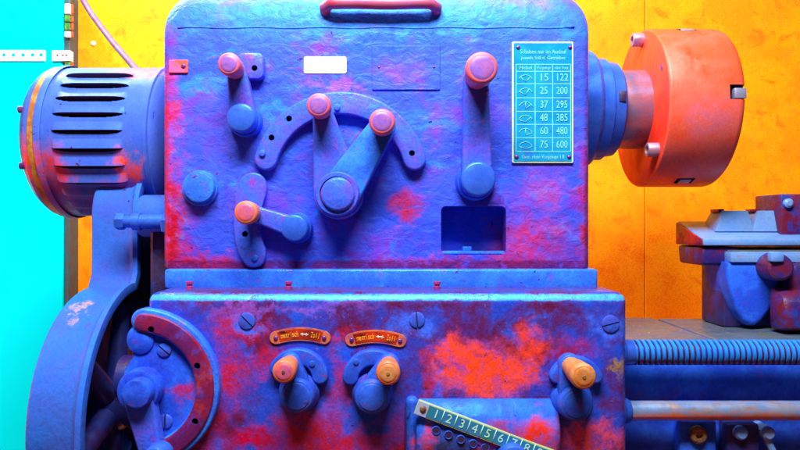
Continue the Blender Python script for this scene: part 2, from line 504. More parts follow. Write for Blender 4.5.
def boolean(o, cutters):
    for c in cutters:
        md = o.modifiers.new('b', 'BOOLEAN')
        md.operation = 'DIFFERENCE'
        md.solver = 'EXACT'
        md.object = c
        try:
            md.material_mode = 'TRANSFER'
        except Exception:
            pass
    bpy.context.view_layer.update()
    dg = bpy.context.evaluated_depsgraph_get()
    me = bpy.data.meshes.new_from_object(o.evaluated_get(dg))
    o.modifiers.clear()
    old = o.data
    o.data = me
    me.name = old.name
    bpy.data.meshes.remove(old)
    for c in cutters:
        cm = c.data
        bpy.data.objects.remove(c)
        bpy.data.meshes.remove(cm)


def hole_cutter(px, py, r, Yf, depth):
    x, z = XZ(px, py, Yf)
    b = mk(spoke_m)
    b.prism(circ(x, z, r * S(Yf), n=20), Yf - .01, Yf + depth)
    return b.build('cut', spoke_m)


# ------------------------------------------------------------------ the lathe
LAT = bpy.data.objects.new('lathe', None)
COL.objects.link(LAT)
LAT.location = (0, .1, -.34)
LAT['label'] = 'worn blue and red metal lathe with levers, finned motor and big round chuck'
LAT['category'] = 'lathe'


def rounded_shell(b, x0, x1, z0, z1, yf, yb, rc_top, rc_bot, ex, et, eb, ey, n=9):
    """casting: rounded front outline whose front edge rolls back (ex at the sides, et at top, eb at bottom, ey deep)"""
    rows = []
    for k in range(n + 1):
        t = k / n * PI / 2
        q = 1 - math.sin(t)
        y = yf + ey * (1 - math.cos(t))
        a0, a1, c0, c1 = x0 + ex * q, x1 - ex * q, z0 + eb * q, z1 - et * q
        pts = []
        for cx, cz, a, r in ((a1, c1, 0, rc_top), (a0, c1, 90, rc_top), (a0, c0, 180, rc_bot), (a1, c0, 270, rc_bot)):
            sx = -1 if a in (0, 270) else 1
            sz = -1 if a in (0, 90) else 1
            for j in range(9):
                tt = math.radians(a + 90 * j / 8)
                pts.append((cx + sx * r + r * math.cos(tt), y, cz + sz * r + r * math.sin(tt)))
        rows.append(pts)
    rows.append([(p[0], yb, p[2]) for p in rows[-1]])
    vr = b.grid(rows, close_v=True)
    b.face(vr[0][::-1])
    b.face(vr[-1])


# headstock casting
HX0, HX1 = -.2425, .1945
b = mk(head_m)
rounded_shell(b, HX0, HX1, -.0445, .241, 0, .30, .036, .003, .012, .040, .0004, .034)
head = b.build('headstock', head_m, LAT, 32)
c = mk(head_m)
x0, z0 = XZ(441, 255, 0)
x1, z1 = XZ(506, 206, 0)
c.prism(rrect(x0, x1, z0, z1, .005), -.02, .030)
cut = [c.build('cut', head_m)]
boolean(head, cut)
# seam line of the lid: a thin ridge
b = mk(head_m)
b.tube([(HX0 + .02 + i * (HX1 - HX0 - .04) / 30, .0004, .1975 + .0006 * math.sin(i * 1.3)) for i in range(31)], .0011, 8)
b.build('lid_seam', head_m, head)
# sill block inside the window
b = mk(blue_m)
xx, zz = XZ(475, 251, .012)
b.box(x0 + .0005, x1 - .0005, .004, .029, z0 + .0003, z0 + .0035, .001)
b.box(XZ(463, 0, .012)[0], XZ(472, 0, .012)[0], .012, .024, z0 + .003, z0 + .008, .001)
b.build('window_sill', blue_m, head)

# blank painted-over plate
b = mk(head_m)
xa, za = XZ(372, 90, 0)
xb, zb = XZ(440, 46, 0)
b.prism(rrect(xa, xb, za, zb, .001), -.0016, .004, .0006)
b.use(rivet_m)
for px in (379, 434):
    xx, zz = XZ(px, 67, -.0016)
    b.lathe((xx, -.0012, zz), (0, -1, 0), [(0, .0014), (.0008, .0012), (.0009, 0)], 12)
b.build('blank_plate', head_m, head)

# white sticker
b = mk(white_m)
xa, za = XZ(304, 73.5, 0)
xb, zb = XZ(346.5, 56.5, 0)
b.prism(rrect(xa, xb, za, zb, .0022), -.0007, .003)
b.build('sticker', white_m, head, label='blank white sticker with rounded corners')

# speed table plate
YF = -.0024
b = mk(plateedge_m)
xa, za = XZ(512, 163, YF)
xb, zb = XZ(573.5, 41.5, YF)
b.prism(rrect(xa, xb, za, zb, .0015), YF, .004, .0005)
b.use(plate_m)
b.prism(rrect(xa + .0016, xb - .0016, za + .0016, zb - .0016, .001), YF - .0004, .002)
b.use(platetop_m)
YT = YF - .0006


def hline(x0, x1, z, w=.0007):
    b.box(x0, x1, YT, YF + .0001, z - w / 2, z + w / 2)


def vline(x, z0, z1, w=.0007):
    b.box(x - w / 2, x + w / 2, YT - .00005, YF + .0001, z0, z1)


def tz(py):
    return (225 - py) * S(YF)


def tx(px):
    return (px - 400) * S(YF)


rowsy = [64.5, 71.5, 84, 98, 111.5, 124.5, 138, 151.5]
for yy in rowsy:
    hline(tx(516), tx(570.5), tz(yy))
vline(tx(516), tz(151.5), tz(64.5))
vline(tx(535), tz(151.5), tz(64.5))
vline(tx(552.5), tz(151.5), tz(64.5))
vline(tx(570.5), tz(151.5), tz(64.5))
b.text('Schalten nur im Auslauf', tx(543), tz(52), YT, .0058, .046)
b.text('jeweils Still d. Getriebes', tx(543), tz(58.2), YT, .005, .044)
b.text('Hebel', tx(525.5), tz(68), YT, .005, .012)
b.text('Vorgelege', tx(543.8), tz(68), YT, .0042, .014)
b.text('ohne Vorg.', tx(561.5), tz(68), YT, .0042, .014)
for i, (u, v) in enumerate((('15', '122'), ('25', '200'), ('37', '295'), ('48', '385'), ('60', '480'), ('75', '600'))):
    zc = tz((rowsy[i + 1] + rowsy[i + 2]) / 2)
    b.text(u, tx(543.8), zc, YT, .0105, .0075)
    b.text(v, tx(561.8), zc, YT, .0105, .011)
    # lever position sketch: an arc and two lever strokes
    cx = tx(525.5)
    r = .0072
    zb2 = zc - .0042
    aa = [(-.0072 * math.cos(math.radians(t)), .0072 * math.sin(math.radians(t))) for t in range(20, 161, 10)]
    b.tube([(cx + p[0], YT, zb2 + p[1] * .95) for p in aa], .0003, 6)
    angs = ((135, 45), (150, 60), (90, 40), (160, 45), (90, 20), (160, 20))[i]
    for a in angs:
        b.tube([(cx, YT, zb2), (cx + r * math.cos(math.radians(a)), YT, zb2 + r * math.sin(math.radians(a)))], .0003, 6)
b.text('Getr. ohne Vorgelege 1:8', tx(543), tz(157), YT, .0052, .042)
b.use(rivet_m)
for px, py in ((518, 47.5), (570, 47.5), (516.5, 157), (569, 157)):
    b.lathe((tx(px), YF - .0002, tz(py)), (0, -1, 0), [(0, .0022), (.0008, .002), (.0014, .0012), (.0016, 0)], 14)
b.build('speed_table', plate_m, head, label='turquoise speed table plate with yellow edge and six rows of numbers')

# carrying handle on top
b = mk(handle_m)
Yh = .004
hp = []
pA, pB = P(325, 8, Yh), P(437, 8, Yh)
hy0 = .028
path = [Vector((pA.x, hy0 + .01, pA.z - .009)), Vector((pA.x, hy0 - .016, pA.z - .006)), Vector((pA.x + .001, Yh - .008, pA.z - .002)),
        Vector((pA.x + .007, Yh - .013, pA.z))]
for k in range(9):
    path.append(pA.lerp(pB, .12 + .76 * k / 8) + Vector((0, -.014, .0004 * math.sin(k))))
path += [Vector((pB.x - .007, Yh - .013, pB.z)), Vector((pB.x - .001, Yh - .008, pB.z - .002)), Vector((pB.x, hy0 - .016, pB.z - .006)), Vector((pB.x, hy0 + .01, pB.z - .009))]
b.tube(path, .0056, 16)
b.build('carrying_handle', handle_m, head, 60, label='pink red bar handle on the lid')

# orange cable clip on the left edge
b = mk(clip_m)
xa, za = XZ(168, 73, -.001)
xb, zb = XZ(188, 60, -.001)
b.prism(rrect(xa + .001, xb, za, zb, .001), -.002, .012, .0006)
b.box(xa - .004, xa + .006, .004, .02, za, zb, .001)
b.use(rivet_m)
xx, zz = XZ(183.5, 66, -.002)
b.lathe((xx, -.0015, zz), (0, -1, 0), [(0, .0026), (.001, .0024), (.0016, .001)], 14)
b.build('clip', clip_m, head)


def knob(parent, px, py, Yf, rpx, length, rim, face, name='knob', dot=False):
    """grip knob: axis along the view depth, front disc seen at (px, py)"""
    x, z = XZ(px, py, Yf)
    r = rpx * S(Yf)
    b = mk(rim)
    b.lathe((x, Yf, z), (0, 1, 0), [(0, r * .80), (.0005, r * .90), (.002, r * .985), (.004, r), (length * .55, r * .93), (length * .8, r * .80), (length, r * .78)], 40)
    b.use(face)
    b.lathe((x, Yf - .0006, z), (0, 1, 0), [(0, 0), (0, r * .50), (.0005, r * .74), (.0012, r * .80)], 40, False)
    b.use(screwrust_m)
    if dot:
        b.lathe((x, Yf - .0012, z), (0, 1, 0), [(0, 0), (.0000, r * .13), (.0008, r * .16)], 16, False)
    return b.build(name, rim, parent, 40)


def disc(b, px, py, Yf, rpx, Yb, bev=.0012, seg=40):
    x, z = XZ(px, py, Yf)
    r = rpx * S(Yf)
    b.lathe((x, Yf, z), (0, 1, 0), [(0, r - bev), (bev * .3, r - bev * .3), (bev, r), (Yb - Yf, r * 1.02)], seg)
    return b


def lever(knob_px, knob_r, pivot_px, pivot_r, rk, rp, Yarm=-.018, Yknob=-.046, Ypiv=-.026, Yface=0.0, rim=knobring_m, face=knob_m, am=arm_m, pm=steel_m, flange=True, label=None):
    kx, kz = XZ(knob_px[0], knob_px[1], Yknob)
    vx, vz = XZ(pivot_px[0], pivot_px[1], Ypiv)
    b = mk(am)
    b.prism(capsule((vx, vz), (kx, kz), rp * S(Yarm), rk * S(Yarm)), Yarm, Yarm + .012, .0025, 3)
    arm = b.build('lever', am, LAT, 35, label=label)
    b = mk(pm)
    x, z = vx, vz
    r = pivot_r * S(Ypiv)
    b.lathe((x, Ypiv, z), (0, 1, 0), [(0, r * .86), (.0008, r * .96), (.002, r), (.03 + Yface - Ypiv - .028, r * 1.0)], 44)
    if flange:
        b.lathe((x, Yface - .009, z), (0, 1, 0), [(0, r * 1.08), (.002, r * 1.16), (.014, r * 1.2)], 44)
    b.build('pivot', pm, arm, 40)
    knob(arm, knob_px[0], knob_px[1], Yknob, knob_r, Yarm - Yknob + .004, rim, face)
    return arm


# lever, upper left, with its stop plate
lv = lever((228.5, 63.5), 11.5, (240.5, 117.5), 14.5, 9.5, 13.5, label='straight lever with pink knob pointing up')
b = mk(arm_m)
xs, zs = XZ(236, 78, -.012)
xe, ze = XZ(263, 52, -.012)
b.prism(rrect(xs, xe, zs, ze, .006), -.010, .003, .0016)
o = b.build('stop_plate', arm_m, lv, 35)
boolean(o, [hole_cutter(254.5, 68, 3.0, -.010, .008)])
# big arc detent plate with two levers on one pivot
cx, cz = XZ(340, 180, -.010)
k = S(-.010)
b = mk(arm_m)
b.prism(band(cx, cz, 66 * k, 89 * k, 16, 164, 60), -.010, .003, .0022, 3)
arc = b.build('detent_plate', arm_m, LAT, 35)
boolean(arc, [hole_cutter(cx_, cy_, 3.0, -.010, .008) for cx_, cy_ in ((289, 118.5), (271.5, 137.5), (412, 153))])
for px, py in ((262, 153), (337, 107)):
    b = mk(arm_m)
    disc(b, px, py, -.0125, 3.2, -.0095, .0006, 16)
    b.build('detent_pin', arm_m, arc, 40)
lever((318.5, 105), 12.3, (337.5, 194), 10, 9.5, 25, Yarm=-.019, Yknob=-.046, Ypiv=-.0285, flange=False, pm=arm_m, label='left lever of the pair over the arc plate')
lever((382, 121.5), 13.2, (337.5, 194), 17, 13, 21, Yarm=-.029, Yknob=-.056, Ypiv=-.040, flange=False, pm=arm_m, am=blue_m, label='right lever of the pair over the arc plate')
b = mk(arm_m)
x, z = XZ(337.5, 194, -.032)
r = 19 * S(-.032)
b.lathe((x, -.0365, z), (0, 1, 0), [(0, r * .92), (0, r * 1.1), (.002, r * 1.16), (.005, r * 1.18)], 44, False)
b.use(nip_m)
b.lathe((x, -.0335, z), (0, 1, 0), [(0, r * .7), (0, r * 1.0)], 44, False)
b.build('pivot_ring', arm_m, arc, 40)
# long lever at right
lever((482, 67.5), 16.3, (478.5, 179), 17.5, 12.5, 15.5, Yarm=-.020, Yknob=-.062, Ypiv=-.032, label='long upright lever beside the speed table')
# small lever below with curved stop plate
lv = lever((245.5, 212.5), 12, (294, 228), 13.5, 8, 10.5, rim=oknob_m, face=knobring_m, label='short slanted lever with orange knob')
b = mk(arm_m)
Yp = -.008
pl = [(238, 183), (242, 176), (250, 172), (259, 173), (265, 179), (267, 190), (262, 205), (258, 222), (262, 240), (266, 252), (264, 263), (256, 268),
      (247, 267), (240, 258), (236, 246), (234, 232), (234, 215), (236, 198)]
def smooth(pts, it=2):
    for _ in range(it):
        n = []
        for i in range(len(pts)):
            p, q = pts[i], pts[(i + 1) % len(pts)]
            n += [(p[0] * .75 + q[0] * .25, p[1] * .75 + q[1] * .25), (p[0] * .25 + q[0] * .75, p[1] * .25 + q[1] * .75)]
        pts = n
    return pts
b.prism([XZ(px, py, Yp) for px, py in smooth(pl)], Yp, .003, .002, 3)
o = b.build('stop_plate', arm_m, lv, 35)
boolean(o, [hole_cutter(245, 234, 3.0, Yp, .007)])
b = mk(blue_m)
disc(b, 254.5, 258, -.010, 3, -.005, .0006, 16)
b.build('detent_pin', blue_m, lv, 40)
# round plug
b = mk(blue_m)
disc(b, 198.5, 187, -.012, 15.5, -.004, .002)
disc(b, 199.5, 188, -.005, 18, .003, .002)
for a in (100, 210, 330):
    x, z = XZ(198.5, 187, -.012)
    b.lathe((x + .0115 * math.cos(math.radians(a)), -.0122, z + .0115 * math.sin(math.radians(a))), (0, 1, 0), [(0, .001), (.0003, .0016), (.001, .0018)], 10)
b.build('plug', blue_m, head, 40)

# base flange of the headstock
b = mk(blue_m)
xa = XZ(164, 0, -.006)[0]
xb = XZ(598, 0, -.006)[0]
b.box(xa, xb, -.006, .30, -.0640, -.0437, .0028, 3)
b.build('base_flange', blue_m, LAT, 40)

# ------------------------------------------------------------------ gearbox
GX0, GX1 = -.232, .2085
b = mk(gear_m)
rows = []
# side profile lofted along X with rounded front corner edges
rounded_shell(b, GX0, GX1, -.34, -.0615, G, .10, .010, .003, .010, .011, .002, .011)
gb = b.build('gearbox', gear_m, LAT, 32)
# recessed window with a domed hood at the lower right
c = mk(gear_m)
xa, za = XZ(411, 520, G)
xb, zb = XZ(558, 398.5, G)
c.prism(rrect(xa, xb, za, zb, .005), G - .02, G + .055)
bpy.data.objects.remove(c.build('cut', gear_m))
hood_m = mat('hood_paint', (.025, .13, .74), (.03, .08, .55), None, .5, .5, 30, None, rough=.36, bump=.4, bscale=100, bdist=.002, chips=((.10, .008, .05), (.012, .012, .16)), tint=SKY, fine=.15, spots=[
    sp(532, 430, 34, 22, (.70, .03, .01), 1, -.05), sp(422, 436, 14, 22, (.72, .03, .01), 1, -.05), sp(500, 436, 30, 16, (.35, .02, .06), .9, -.05), sp(460, 410, 40, 8, (.03, .2, .9), .8, -.05), sp(452, 446, 34, 22, (.03, .035, .09), .9, -.075)])  # bright blue upper spot paints in the lit top of the hood
b = mk(hood_m)
rows = []
yc, rr = G + .024, .040
zc = zb - math.sqrt(rr * rr - .024 ** 2)
b.lathe((xa + .004, yc, zc), (1, 0, 0), [(0, rr - .004), (.001, rr - .0015), (.004, rr), (xb - xa - .010, rr), (xb - xa - .006, rr - .0015), (xb - xa - .004, rr - .005)], 96)
# raised border at the left
b.prism(rrect(xa - .005, xa + .0065, za, zb + .0025, .005), G - .008, G + .003, .005, 4)

b.use(dark_m)
for i in range(9):
    px, py = 436 + i * 12.2, 423.5 + i * 4.3
    Yh_ = G - .012
    x, z = XZ(px, py + 5.5, Yh_)
    dz = z - zc
    yy = yc - math.sqrt(max(1e-6, rr * rr - dz * dz))
    b.use(black_m)
    b.lathe((x, yy - .0012, z), (0, 1, .0), [(0, 0), (0, .0031)], 18, False)
    b.use(steel_m)
    b.lathe((x, yy - .0016, z), (0, 1, .0), [(.0006, .0030), (0, .0034), (.0006, .0039), (.004, .0041)], 18, False)
b.build('drum_hood', hood_m, gb, 40)
# numbered strip
YS = G - .0185
b = mk(scaleedge_m)
pa, pb = Vector(XZ(419, 400, YS)), Vector(XZ(560, 453, YS))
d = (pb - pa).normalized()
n = Vector((-d.y, d.x))
hw = 8.6 * S(YS)
L = (pb - pa).length
def loc(t, s):
    q = pa + d * t + n * s
    return (q.x, q.y)
up = n if n.y > 0 else -n
b.prism([loc(0, -2 * hw * .86), loc(L, -2 * hw * .86), loc(L, .0), loc(0, .0)], YS, YS + .004, .0004)
b.use(scale_m)
b.prism([loc(.001, -2 * hw * .78), loc(L, -2 * hw * .78), loc(L, -.0012), loc(.001, -.0012)], YS - .0003, YS + .002)
b.use(scaletxt_m)
rot = math.atan2(d.y, d.x)
for i in range(9):
    t0 = (21 + 13.8 * i) * S(YS)
    if i:
        p0, p1 = loc(t0 - 6.8 * S(YS), -.0004), loc(t0 - 6.8 * S(YS), -2 * hw * .82)
        b.tube([(p0[0], YS - .0003, p0[1]), (p1[0], YS - .0003, p1[1])], .0004, 6)
    q = loc(t0, -hw * .86)
    b.text(str(i + 1), q[0], q[1], YS - .0005, .0108, rot=rot)
b.use(tagpale_m)
p0, p1 = loc(0, 0), loc(.010, -2 * hw * .86)
b.prism([loc(.0004, -2 * hw * .82), loc(.0105, -2 * hw * .82), loc(.0105, -.0006), loc(.0004, -.0006)], YS - .0006, YS + .001)
b.use(screwrust_m)
q = loc(.006, -hw * .8)
b.lathe((q[0], YS - .0004, q[1]), (0, -1, 0), [(0, .0030), (.001, .0028), (.002, .0014), (.0021, 0)], 16)
b.build('number_strip', scale_m, gb, label='green strip numbered one to nine, slanting down')
# round grip below strip, only its top in the picture
b = mk(steel_m)
x, z = XZ(514, 462, G - .03)
b.lathe((x, G - .03, z), (0, 1, 0), [(0, .010), (.001, .0125), (.003, .0135), (.05, .013)], 32)
b.build('selector_grip', steel_m, gb, 40)


def slot_screw(px, py, Y, rpx, ang, parent, m=screw_m):
    x, z = XZ(px, py, Y)
    r = rpx * S(Y)
    b = mk(m)
    b.lathe((x, Y - .0016, z), (0, 1, 0), [(0, r * .82), (.0005, r * .95), (.0014, r), (.006, r)], 28)
    o = b.build('screw', m, parent, 40)
    c = mk(dark_m)
    c.box(-r * 1.2, r * 1.2, -.004, .0010, -.0006, .0006)
    co = c.build('cut', dark_m)
    co.location = (x, Y - .0012, z)
    co.rotation_euler = (0, math.radians(ang), 0)
    boolean(o, [co])
    return o


slot_screw(247, 321, G, 8.5, 45, gb)
slot_screw(417, 320, G, 8, 85, gb)
slot_screw(610.5, 324, G, 9, -15, gb)


def name_plate(px, py, tilt):
    Yn = G - .0016
    kk = S(Yn)
    x, z = XZ(px, py, Yn)
    R_ = 78 * kk
    zc = z - R_
    half = 27.5
    a = math.degrees(half * kk / R_)
    b = mk(tagrim_m)
    b.prism(band(x, zc, R_ - 7.0 * kk, R_ + 6.0 * kk, 90 - a + 2 + tilt, 90 + a - 2 + tilt, 24), Yn, G + .003, .0005)
    b.use(tag_m)
    b.prism(band(x, zc, R_ - 5.6 * kk, R_ + 4.6 * kk, 90 - a * .80 + tilt, 90 + a * .80 + tilt, 24, False), Yn - .0003, G)
    b.use(tagtxt_m)

    def arcpos(deg):
        t = math.radians(90 - deg + tilt)
        return x + (R_ - .0005) * math.cos(t), zc + (R_ - .0005) * math.sin(t), math.radians(-deg + tilt)
    for s, a0, step in (('metrisch', -13.2, 1.62), ('Zoll', 8.8, 1.75)):
        for i, ch in enumerate(s):
            qx, qz, ro = arcpos(a0 + step * i)
            b.text(ch, qx, qz + (0 if ch in 'ecrso' else 0), Yn - .0005, .0072, {'i': .0004, 'l': .0004, 'm': .0024}.get(ch, .0016), rot=ro)
    b.use(tagarrow_m)
    q0, q1 = arcpos(.3), arcpos(6.2)
    b.tube([(q0[0], Yn - .0003, q0[1]), (q1[0], Yn - .0003, q1[1])], .0004, 6)
    for ag, s in ((.3, 1), (3.4, 1), (6.2, -1)):
        qq = arcpos(ag)
        b.prism([(qq[0], qq[1]), (qq[0] + s * .0022, qq[1] + .0013), (qq[0] + s * .0022, qq[1] - .0013)], Yn - .0005, Yn)
    b.use(rivet_m)
    for s in (-1, 1):
        qq = arcpos(s * a * .90)
        b.lathe((qq[0], Yn - .0003, qq[1]), (0, -1, 0), [(0, .0021), (.0008, .0019), (.0012, .001), (.0013, 0)], 14)
    return b.build('name_plate', tag_m, gb, label='small curved red plate with yellow letters')


name_plate(300, 333.5, 0)
name_plate(374.5, 336, -1)


def gear_lever(kpx, kr, ppx, pr, arcc, a0, a1, r0, r1, rim, face, klen, am=dblue_m, label=None, hole=None):
    Yk = G - klen - .014
    kx, kz = XZ(kpx[0], kpx[1], Yk)
    Yp_ = G - .022
    vx, vz = XZ(ppx[0], ppx[1], Yp_)
    b = mk(am)
    Ya = G - .016
    b.prism(capsule((vx, vz), (kx, kz), pr * .9 * S(Ya), kr * .9 * S(Ya)), Ya, Ya + .010, .0022, 3)
    arm = b.build('lever', am, LAT, 35, label=label)
    b = mk(am)
    r = pr * S(Yp_)
    b.lathe((vx, Yp_, vz), (0, 1, 0), [(0, r * .70), (.0006, r * .78), (.0010, r * .80), (.0012, r * .86), (.002, r * .95), (.004, r), (.012, r * 1.04), (.016, r * 1.18), (.024, r * 1.25)], 44)
    b.build('pivot', am, arm, 40)
    knob(arm, kpx[0], kpx[1], Yk, kr, Ya - Yk + .002, rim, face, dot=True)
    b = mk(am)
    Yq = G - .009
    ax, az = XZ(arcc[0], arcc[1], Yq)
    b.prism(band(ax, az, r0 * S(Yq), r1 * S(Yq), a0, a1, 30), Yq, G + .003, .002, 3)
    o = b.build('stop_plate', am, arm, 35)
    if hole:
        b = mk(steel_m)
        disc(b, hole[0], hole[1], Yq - .0012, 3.0, Yq + .001, .0006, 14)
        b.build('detent_pin', steel_m, arm, 40)
    return arm


gl_m = mat('gear_lever_paint', (.022, .07, .52), (.03, .11, .66), (.20, .03, .18), .5, .64, 40, None, rough=.38, bump=.3, bscale=120, bdist=.0015, chips=((.10, .008, .05), (.012, .012, .16)), tint=SKY, fine=.14)
gear_lever((283.5, 372), 11.8, (296, 397), 17.5, (297, 380), 8, 150, 15, 31, oknob_m, knobring_m, .034, gl_m, 'gearbox lever with orange knob leaning left', (312, 364))
gear_lever((388, 373.5), 12.4, (371.5, 398), 17.5, (373, 381), 30, 172, 15, 31, oknob_m, tan_m, .034, gl_m, 'gearbox lever with orange knob leaning right', (356, 362))
gear_lever((584, 377), 13.0, (577, 405), 17.5, (577, 385), 22, 158, 14, 28, tan_m, tan_m, .044, gl_m, 'gearbox lever with tan knob at right end')

# quadrant with crescent at the left end of the gearbox
YQ = G - .012
q0 = XZ(138, 389, YQ)
kq = S(YQ)
b = mk(dblue_m)
b.prism(circ(q0[0], q0[1], 60 * kq, -88, 92, 40) + [XZ(130, 330, YQ), XZ(130, 358, YQ), XZ(121, 372, YQ), XZ(118, 392, YQ), XZ(122, 416, YQ), XZ(134, 440, YQ)], YQ + .006, G + .03, .002)
quad = b.build('quadrant', dblue_m, LAT, 35)
hl = ((151, 329.5), (197, 366), (195, 421.5))
b = mk(blue_m)
b.prism(band(q0[0], q0[1], 55.5 * kq, 80 * kq, 87, -67, 60), YQ + .0025, YQ + .018, .0022, 3)
cres = b.build('crescent', blue_m, quad, 35)
boolean(cres, [hole_cutter(px, py, 3.3, YQ, .010) for px, py in hl])
b = mk(cres_m)
b.prism(band(q0[0], q0[1], 57 * kq, 75.5 * kq, 86, -66, 60), YQ, YQ + .004, .002, 3)
cf = b.build('crescent_face', cres_m, quad, 35, label='dark red face of the crescent arm with three holes')
boolean(cf, [hole_cutter(px, py, 3.3, YQ, .010) for px, py in hl])
slot_screw(164.5, 350, YQ + .006, 7.5, 40, quad)
slot_screw(165.5, 421.5, YQ + .006, 7.5, 90, quad)
b = mk(dblue_m)
disc(b, 139, 341, YQ + .002, 16, YQ + .03, .008)
b.build('boss', dblue_m, quad, 40)
b = mk(arm_m)
Ya = YQ - .012
p0, p1 = XZ(136, 395, Ya), XZ(152, 462, Ya)
b.prism(capsule(p0, p1, 15 * S(Ya), 11 * S(Ya)), Ya, Ya + .012, .0022, 3)
arm = b.build('quadrant_lever', arm_m, LAT, 35, label='broad lever hanging down from the quadrant')
b = mk(dblue_m)
disc(b, 135.5, 394.5, Ya - .010, 14.5, Ya + .002, .002)
disc(b, 137, 392, Ya + .002, 21.5, YQ + .02, .003)
b.build('pivot', dblue_m, arm, 40)
b = mk(steel_m)
disc(b, 153, 461, Ya - .018, 13, Ya + .002, .003)
b.build('knob', steel_m, arm, 40)

# feed screws on ledge (small red nipples)
for px, py in ((189.5, 284.5), (288.5, 284.5), (437, 290)):
    Yn = -.022
    p = P(px, py + 3, Yn)
    b = mk(nip_m)
    b.lathe((p.x, Yn, -.0625), (0, 0, 1), [(0, .0034), (.003, .0034), (.0034, .0026), (.005, .0026), (.0055, .0036), (.0078, .0036), (.008, .001)], 12)
    b.build('oil_nipple', nip_m, gb, 40)

# ------------------------------------------------------------------ belt cover, gears
CX0, CX1 = -.329, -.2765
uc = (.094, .0100, .0500)      # upper lobe: y, z, r
lc = (.040, -.190, .125)      # lower drum
prof = []
for i in range(17):           # back, over the top, to the front
    t = math.radians(0 + 180 * i / 16)
    prof.append((uc[0] + uc[2] * math.cos(t), uc[1] + uc[2] * math.sin(t)))
prof.append((.0438, -.02))
prof.append((.0435, -.052))
for i in range(61):
    t = math.radians(92 + 266 * i / 60)
    prof.append((lc[0] + lc[2] * math.cos(t), lc[1] + lc[2] * math.sin(t)))
b = mk(cover_m)
th = .004


def offset(prof, dlt):
    out = []
    n = len(prof)
    for i in range(n):
        p0, p1 = prof[max(0, i - 1)], prof[min(n - 1, i + 1)]
        tx_, tz_ = p1[0] - p0[0], p1[1] - p0[1]
        l = math.hypot(tx_, tz_) or 1
        out.append((prof[i][0] - tz_ / l * dlt, prof[i][1] + tx_ / l * dlt))
    return out


inn = offset(prof, th)
rim = offset(prof, -.0055)
rows = []
for i in range(len(prof)):
    (y, z), (yi, zi), (yr, zr) = prof[i], inn[i], rim[i]
    rows.append([(CX0 + .003, yi, zi), (CX0 + .0, (y + yi) / 2, (z + zi) / 2), (CX0 + .0015, y * .8 + yi * .2, z * .8 + zi * .2), (CX0 + .004, y, z), (CX1 - .013, y, z), (CX1 - .0085, (y + yr) / 2, (z + zr) / 2), (CX1 - .006, yr, zr), (CX1 - .001, yr, zr), (CX1, (y + yi) / 2, (z + zi) / 2), (CX1 - .001, yi, zi)])
b.grid(rows, close_v=True)
# closed left wall
ws = [b.bm.verts.new((CX0 + .0035, p[0], p[1])) for p in offset(prof, .001)]
mid = len(ws)
f = b.face(ws)
cover = b.build('belt_cover', cover_m, LAT, 40)
# spoked gear inside the drum
b = mk(spoke_m)
gx = -.302
b.lathe((gx - .012, lc[0], lc[1]), (1, 0, 0), [(0, .102), (.0, .110), (.014, .110), (.014, .102), (0, .102)], 60, False)
for i in range(6):
    a = math.radians(20 + 60 * i)
    p1 = Vector((gx, lc[0] + .02 * math.cos(a), lc[1] + .02 * math.sin(a)))
    p2 = Vector((gx, lc[0] + .106 * math.cos(a), lc[1] + .106 * math.sin(a)))
    b.tube([p1.lerp(p2, t / 6) for t in range(7)], lambda t: .012 - .004 * t, 10)
b.lathe((gx - .02, lc[0], lc[1]), (1, 0, 0), [(0, .026), (.03, .026), (.034, .022), (.06, .022)], 30)
b.build('gear_wheel', spoke_m, LAT, 40)
b = mk(spoke_m)
b.lathe((-.272, -.012, -.150), (1, 0, 0), [(0, .022), (.016, .022), (.018, .016), (.034, .016)], 30)
b.use(steel_m)
b.box(-.2445, -.236, -.0205, -.0125, -.156, -.146, .001)
b.build('shaft_collar', spoke_m, LAT, 40)
# dark gear train casing behind
b = mk(dark_m)
b.box(-.262, -.232, .03, .26, -.34, .0, .004)
b.box(-.315, -.233, .085, .16, -.13, .02, .004)
b.build('gear_casing', dark_m, LAT)
# tension bolt, nut, boss
b = mk(cover_m)
b.lathe((-.232, .045, .0095), (-1, 0, 0), [(0, .0225), (.040, .0225), (.043, .021), (.044, .018)], 36)
b.build('bolt_boss', cover_m, LAT, 40)
b = mk(steel_m)
zB = (225 - 221.5) * S(.016)
b.lathe((-.225, .016, zB), (-1, 0, 0), [(0, .0075), (.040, .0075), (.040, .0088), (.048, .0088), (.048, .0065), (.057, .0065)], 24)
b.lathe((-.2815, .016, zB), (-1, 0, 0), [(0, .0075), (.002, .0088), (.008, .0088), (.009, .0075)], 6)
b.lathe((-.242, .016, zB - .002), (1, 0, 0), [(0, .0105), (.002, .012), (.012, .012), (.013, .0105)], 6)
b.build('tension_bolt', steel_m, LAT, 40)

# ------------------------------------------------------------------ motor
MY, MZ, MR = .12, .0965, .086
mx0, mx1 = -.381, -.270
b = mk(black_m)
b.use(motor_m)
NA, NX = 900, 110
slots = [(-50.5 + 12.2 * i) for i in range(11)]       # degrees around, 90 = towards camera below


def mrad(ang, x):
    """louvred shell: a slit and a raised lip under it"""
    r = MR
    t = (x + .366) / .074
    deep = 0
    if 0 <= t <= 1:
        e = math.sqrt(max(0, 1 - (2 * t - 1) ** 6))
        for s in slots:
            dlt = (ang - s) / 1.0
            w = 2.5 * (1 - abs(2 * t - 1) ** 4)
            if -6.5 < dlt < 0:
                r = max(r, MR + .0042 * (1 + dlt / 6.5) * e)
            if 0 <= dlt <= w:
                deep = 1
                r = MR - .007
    return r, deep


